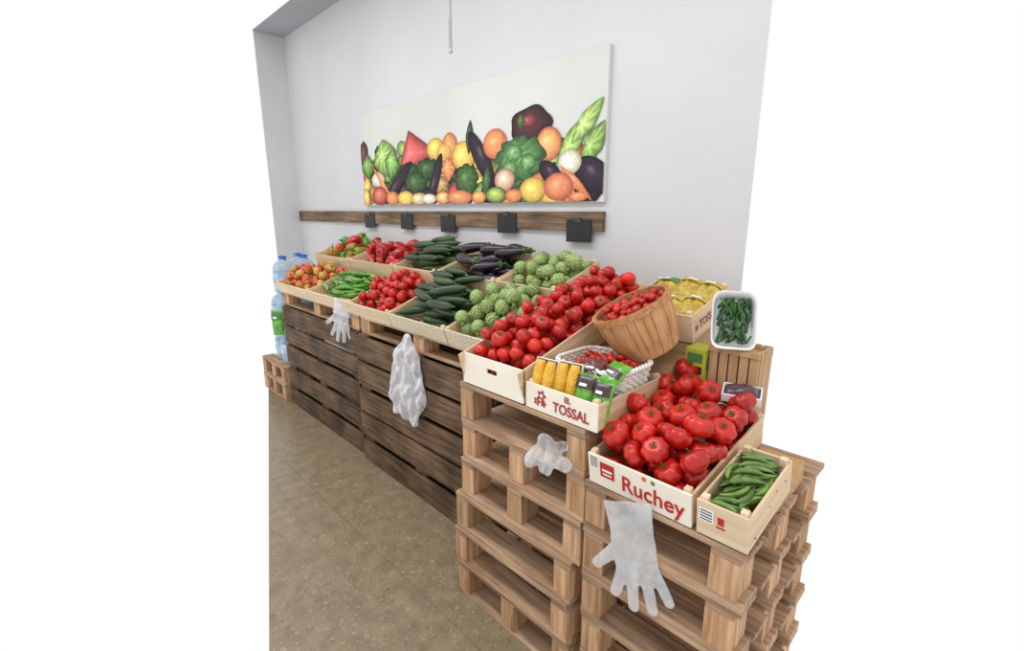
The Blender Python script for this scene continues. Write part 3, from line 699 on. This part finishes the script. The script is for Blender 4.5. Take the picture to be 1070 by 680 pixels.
# bean tray
bt=bpy.data.objects.new('bean_tray',None); COL.objects.link(bt); bt.location=(-.575,1.51,1.17); bt.rotation_euler=(math.radians(-25),0,math.radians(28)); top(bt,'white plastic tray of green beans propped on wooden box','tray')
m=M(); a_,b2=.06,.085
def fn(u,v):
    k=[.86,.9,1.0,1.08][int(round(v*3))]; yy=[.018,.016,-.012,-.014][int(round(v*3))]
    x,z=rr(2*pi*u,a_*k,b2*k,6); return (x,yy,z)
m.grid(fn,48,4,wrapu=True)
m.add([(0,.018,0)]+[ (rr(2*pi*j/24,a_*.87,b2*.87,6)[0],.018,rr(2*pi*j/24,a_*.87,b2*.87,6)[1]) for j in range(24)],[(0,1+j,1+(j+1)%24) for j in range(24)])
ob('tray_shell',m.build('tray_shell','tray',True),bt)
rn=random.Random(5)
for k in range(64):
    m=M(); x=rn.uniform(-.042,.042); z=rn.uniform(-.068,.068); a=rn.uniform(.6,2.2); L_=rn.uniform(.04,.07)
    dx,dz=math.cos(a)*L_/2,math.sin(a)*L_/2; yy=.010-k*.0004
    cl=lambda p,l: max(-l,min(l,p))
    m.tube([(cl(x-dx,.048),yy,cl(z-dz,.072)),(x+.004,yy-.004,z),(cl(x+dx,.048),yy,cl(z+dz,.072))],lambda t:.0048*(1-.5*abs(2*t-1)**3),6)
    ob('green_bean',m.build('green_bean','bean',True),bt)
# purple pack
pk=bpy.data.objects.new('produce_punnet',None); COL.objects.link(pk); pk.location=(-.488,1.40,.985); pk.rotation_euler=(.25,0,.3); top(pk,'dark purple wrapped produce in a shallow dish on the tomatoes','punnet')
m=M(); m.box(0,0,-.012,.1,.06,.006); m.box(0,-.03,0,.1,.004,.024); m.box(0,.03,0,.1,.004,.024); m.box(-.05,0,0,.004,.064,.024); m.box(.05,0,0,.004,.064,.024); ob('tray',m.build('tr','tray'),pk,bevel=.001)
ob('contents',pillow(.092,.056,.04,'purple','contents',8),pk,(0,0,.006),(pi/2,0,0))
# ------------------------------------------------------------ gloves
def smin(a,b,k): 
    h=max(k-abs(a-b),0)/k; return min(a,b)-h*h*k/4
def cap(px,pz,ax_,az,bx,bz,ra,rb):
    dx,dz=bx-ax_,bz-az; t=((px-ax_)*dx+(pz-az)*dz)/(dx*dx+dz*dz); t=max(0,min(1,t))
    return math.hypot(px-ax_-t*dx,pz-az-t*dz)-(ra+(rb-ra)*t)
def sheet(caps,bounds,res,thick,mat,name,seed=1,k=.012,fold=.006,ztop=None):
    rn=random.Random(seed); ph=[rn.uniform(0,6) for _ in range(6)]
    def sd(x,z):
        d=9
        for c_ in caps: d=smin(d,cap(x,z,*c_),k)
        if ztop is not None: d=max(d,z-ztop)
        return d
    x0,x1,z0,z1=bounds; nx=int((x1-x0)/res)+1; nz_=int((z1-z0)/res)+1
    D=[[sd(x0+i*res,z0+j*res) for i in range(nx)] for j in range(nz_)]
    idx={}; vs=[]; fs=[]
    def getv(i,j,s):
        key=(i,j,s)
        if key in idx: return idx[key]
        x=x0+i*res; z=z0+j*res; d=D[j][i]
        if d>-res*.4:
            gx=(sd(x+1e-4,z)-sd(x-1e-4,z))/2e-4; gz=(sd(x,z+1e-4)-sd(x,z-1e-4))/2e-4; l=math.hypot(gx,gz) or 1
            x-=gx/l*d; z-=gz/l*d; d=0
        e=max(-d,0); th=thick*(1-math.exp(-e/.008))
        wx=x+.012*math.sin(31*z+ph[4]); wz=z+.01*math.sin(43*x+ph[5])
        rdg=lambda q:1-abs(math.sin(q))*2
        f=fold*(rdg(38*wx+12*wz+ph[0])*.5+rdg(18*wx-34*wz+ph[1])*.4+.25*math.sin(90*wx+50*wz+ph[2]))
        f2=fold*.35*rdg(70*wx-20*wz+ph[3]+s)
        vs.append((x,s*th+f+(f2 if e>0 else 0),z)); idx[key]=len(vs)-1; return idx[key]
    for j in range(nz_-1):
        for i in range(nx-1):
            q=[(i,j),(i+1,j),(i+1,j+1),(i,j+1)]
            if sum(D[b][a]<res*.75 for a,b in q)==4:
                for s in(-1,1):
                    f=tuple(getv(a,b,s) for a,b in q); fs.append(f if s<0 else f[::-1])
    m=M(); m.add(vs,fs); return m.build(name,mat,True)
GL=[(0,.15,0,.06,.066,.058),(0,.05,.0,-.02,.062,.06),(-.042,-.04,-.075,-.115,.0175,.015),(-.016,-.05,-.028,-.155,.0175,.015),(.02,-.05,.026,-.155,.0175,.015),(.047,-.035,.076,-.12,.017,.014),(-.045,.03,-.115,-.03,.021,.016)]
gm=sheet(GL,(-.15,.13,-.19,.24),.0035,.004,'glove','glove_body',k=.006,fold=.0026,ztop=.17)
def glove(loc,rot,sc,label,grp,mir=1):
    o=ob('plastic_glove',gm,None,loc,rot); o.scale=(sc*mir,sc,sc); top(o,label,'glove',grp)
glove((-.568,1.005,.61),(.0,-.2,.3),.95,'translucent white disposable plastic glove hanging from crate','hanging plastic gloves')
glove((-2.80,1.275,.85),(.0,.1,.55),.82,'translucent white disposable plastic glove hanging from crate','hanging plastic gloves')
bgc=[(.0,.23,.0,.16,.022,.045),(-.005,.13,.01,-.07,.07,.105),(-.04,-.1,-.05,-.16,.035,.02),(.03,-.1,.05,-.205,.05,.026),(0,-.08,.0,-.18,.04,.02)]
bg=ob('glove_bundle',sheet(bgc,(-.14,.15,-.26,.28),.005,.018,'bundle','bundle',3,.02,.011),None,(-2.01,1.225,.67),(0,.08,.5)); top(bg,'bunched white plastic gloves hanging beside dark pallets','plastic bag')
sbc=[(-.01,.05,.0,.0,.03,.045),(-.03,0,-.06,-.04,.03,.024),(.03,0,.06,-.01,.025,.03),(0,0,.0,-.05,.03,.025),(.02,.04,.05,.05,.02,.018)]
sg=ob('clear_bag',sheet(sbc,(-.11,.11,-.1,.1),.004,.012,'film','clearbag',5,.01,.012),None,(-.878,1.0,.79),(0,.1,.3)); sg.scale=(.9,.9,.9); top(sg,'small crumpled clear plastic bag hanging on the pallet','plastic bag')
# ------------------------------------------------------------ water bottles
def bottle_proto():
    r=bpy.data.objects.new('water_bottle',None); COL.objects.link(r)
    pr=[(.0,0),(.07,.0),(.08,.01),(.082,.06),(.078,.07),(.082,.08),(.082,.17),(.078,.18),(.08,.2),(.06,.235),(.03,.255),(.02,.26),(.02,.27)]
    m=M()
    def fn(u,v):
        p=pr[int(round(v*(len(pr)-1)))]; return (p[0]*math.cos(2*pi*u),p[0]*math.sin(2*pi*u),p[1])
    m.grid(fn,24,len(pr),wrapu=True); ob('bottle_body',m.build('bb','pet',True),r)
    m=M(); m.tube([(0,0,.263),(0,0,.282)],.022,14); ob('cap',m.build('cap','cap'),r)
    m=M()
    def f2(u,v): return (.0835*math.cos(2*pi*u),.0835*math.sin(2*pi*u),.085+v*.08)
    m.grid(f2,24,2,wrapu=True); ob('paper_label',m.build('pl','lab',True),r)
    m=M(); m.tube([(.028,0,.255),(.04,0,.283),(0,0,.288),(-.04,0,.283),(-.028,0,.255)],.004,6); ob('handle',m.build('hd','cap',True),r)
    return r
bp_=bottle_proto(); first=True
for lz in range(3):
    for (x,y) in [(-4.04,1.40),(-4.05,1.57),(-4.22,1.42),(-4.22,1.59)]:
        if lz==2 and x<-4.2 and y<1.5: continue
        q=bp_ if first else copy_tree(bp_); first=False
        q.location=(x,y,.281+lz*.292); q.rotation_euler=(0,0,random.uniform(0,3)); top(q,'large clear blue water bottle with blue cap, stacked on pallets','bottle','stacked water bottles')
bag('snack_bag',(-3.97,1.29,.64),(0,0,.6),.1,.2,.05,'gprint','lbag','green printed bag beside the water bottles','bag',None,31)
# ------------------------------------------------------------ light, world, camera
w=bpy.data.worlds.new('World'); S.world=w; w.use_nodes=True
w.node_tree.nodes['Background'].inputs[0].default_value=(1,1,1,1); w.node_tree.nodes['Background'].inputs[1].default_value=1.0
def area(loc,rot,sx,sy,e,c=(1,1,1)):
    l=bpy.data.lights.new('ceiling_lamp','AREA'); l.shape='RECTANGLE'; l.size=sx; l.size_y=sy; l.energy=e; l.color=c
    o=bpy.data.objects.new('ceiling_lamp',l); COL.objects.link(o); o.location=loc; o.rotation_euler=rot; o['kind']='structure'
area((-2.6,.6,3.0),(0,0,0),2.4,.3,24)
area((-.6,.4,3.0),(0,0,0),1.6,.3,14)
cam=bpy.data.cameras.new('Camera'); co=bpy.data.objects.new('Camera',cam); COL.objects.link(co)
cam.sensor_fit='HORIZONTAL'; cam.sensor_width=36; cam.lens=510*36/1070
co.location=(0,0,1.5); co.rotation_euler=(math.radians(90-13.24),0,math.radians(45.8)); cam.clip_start=.05
S.camera=co
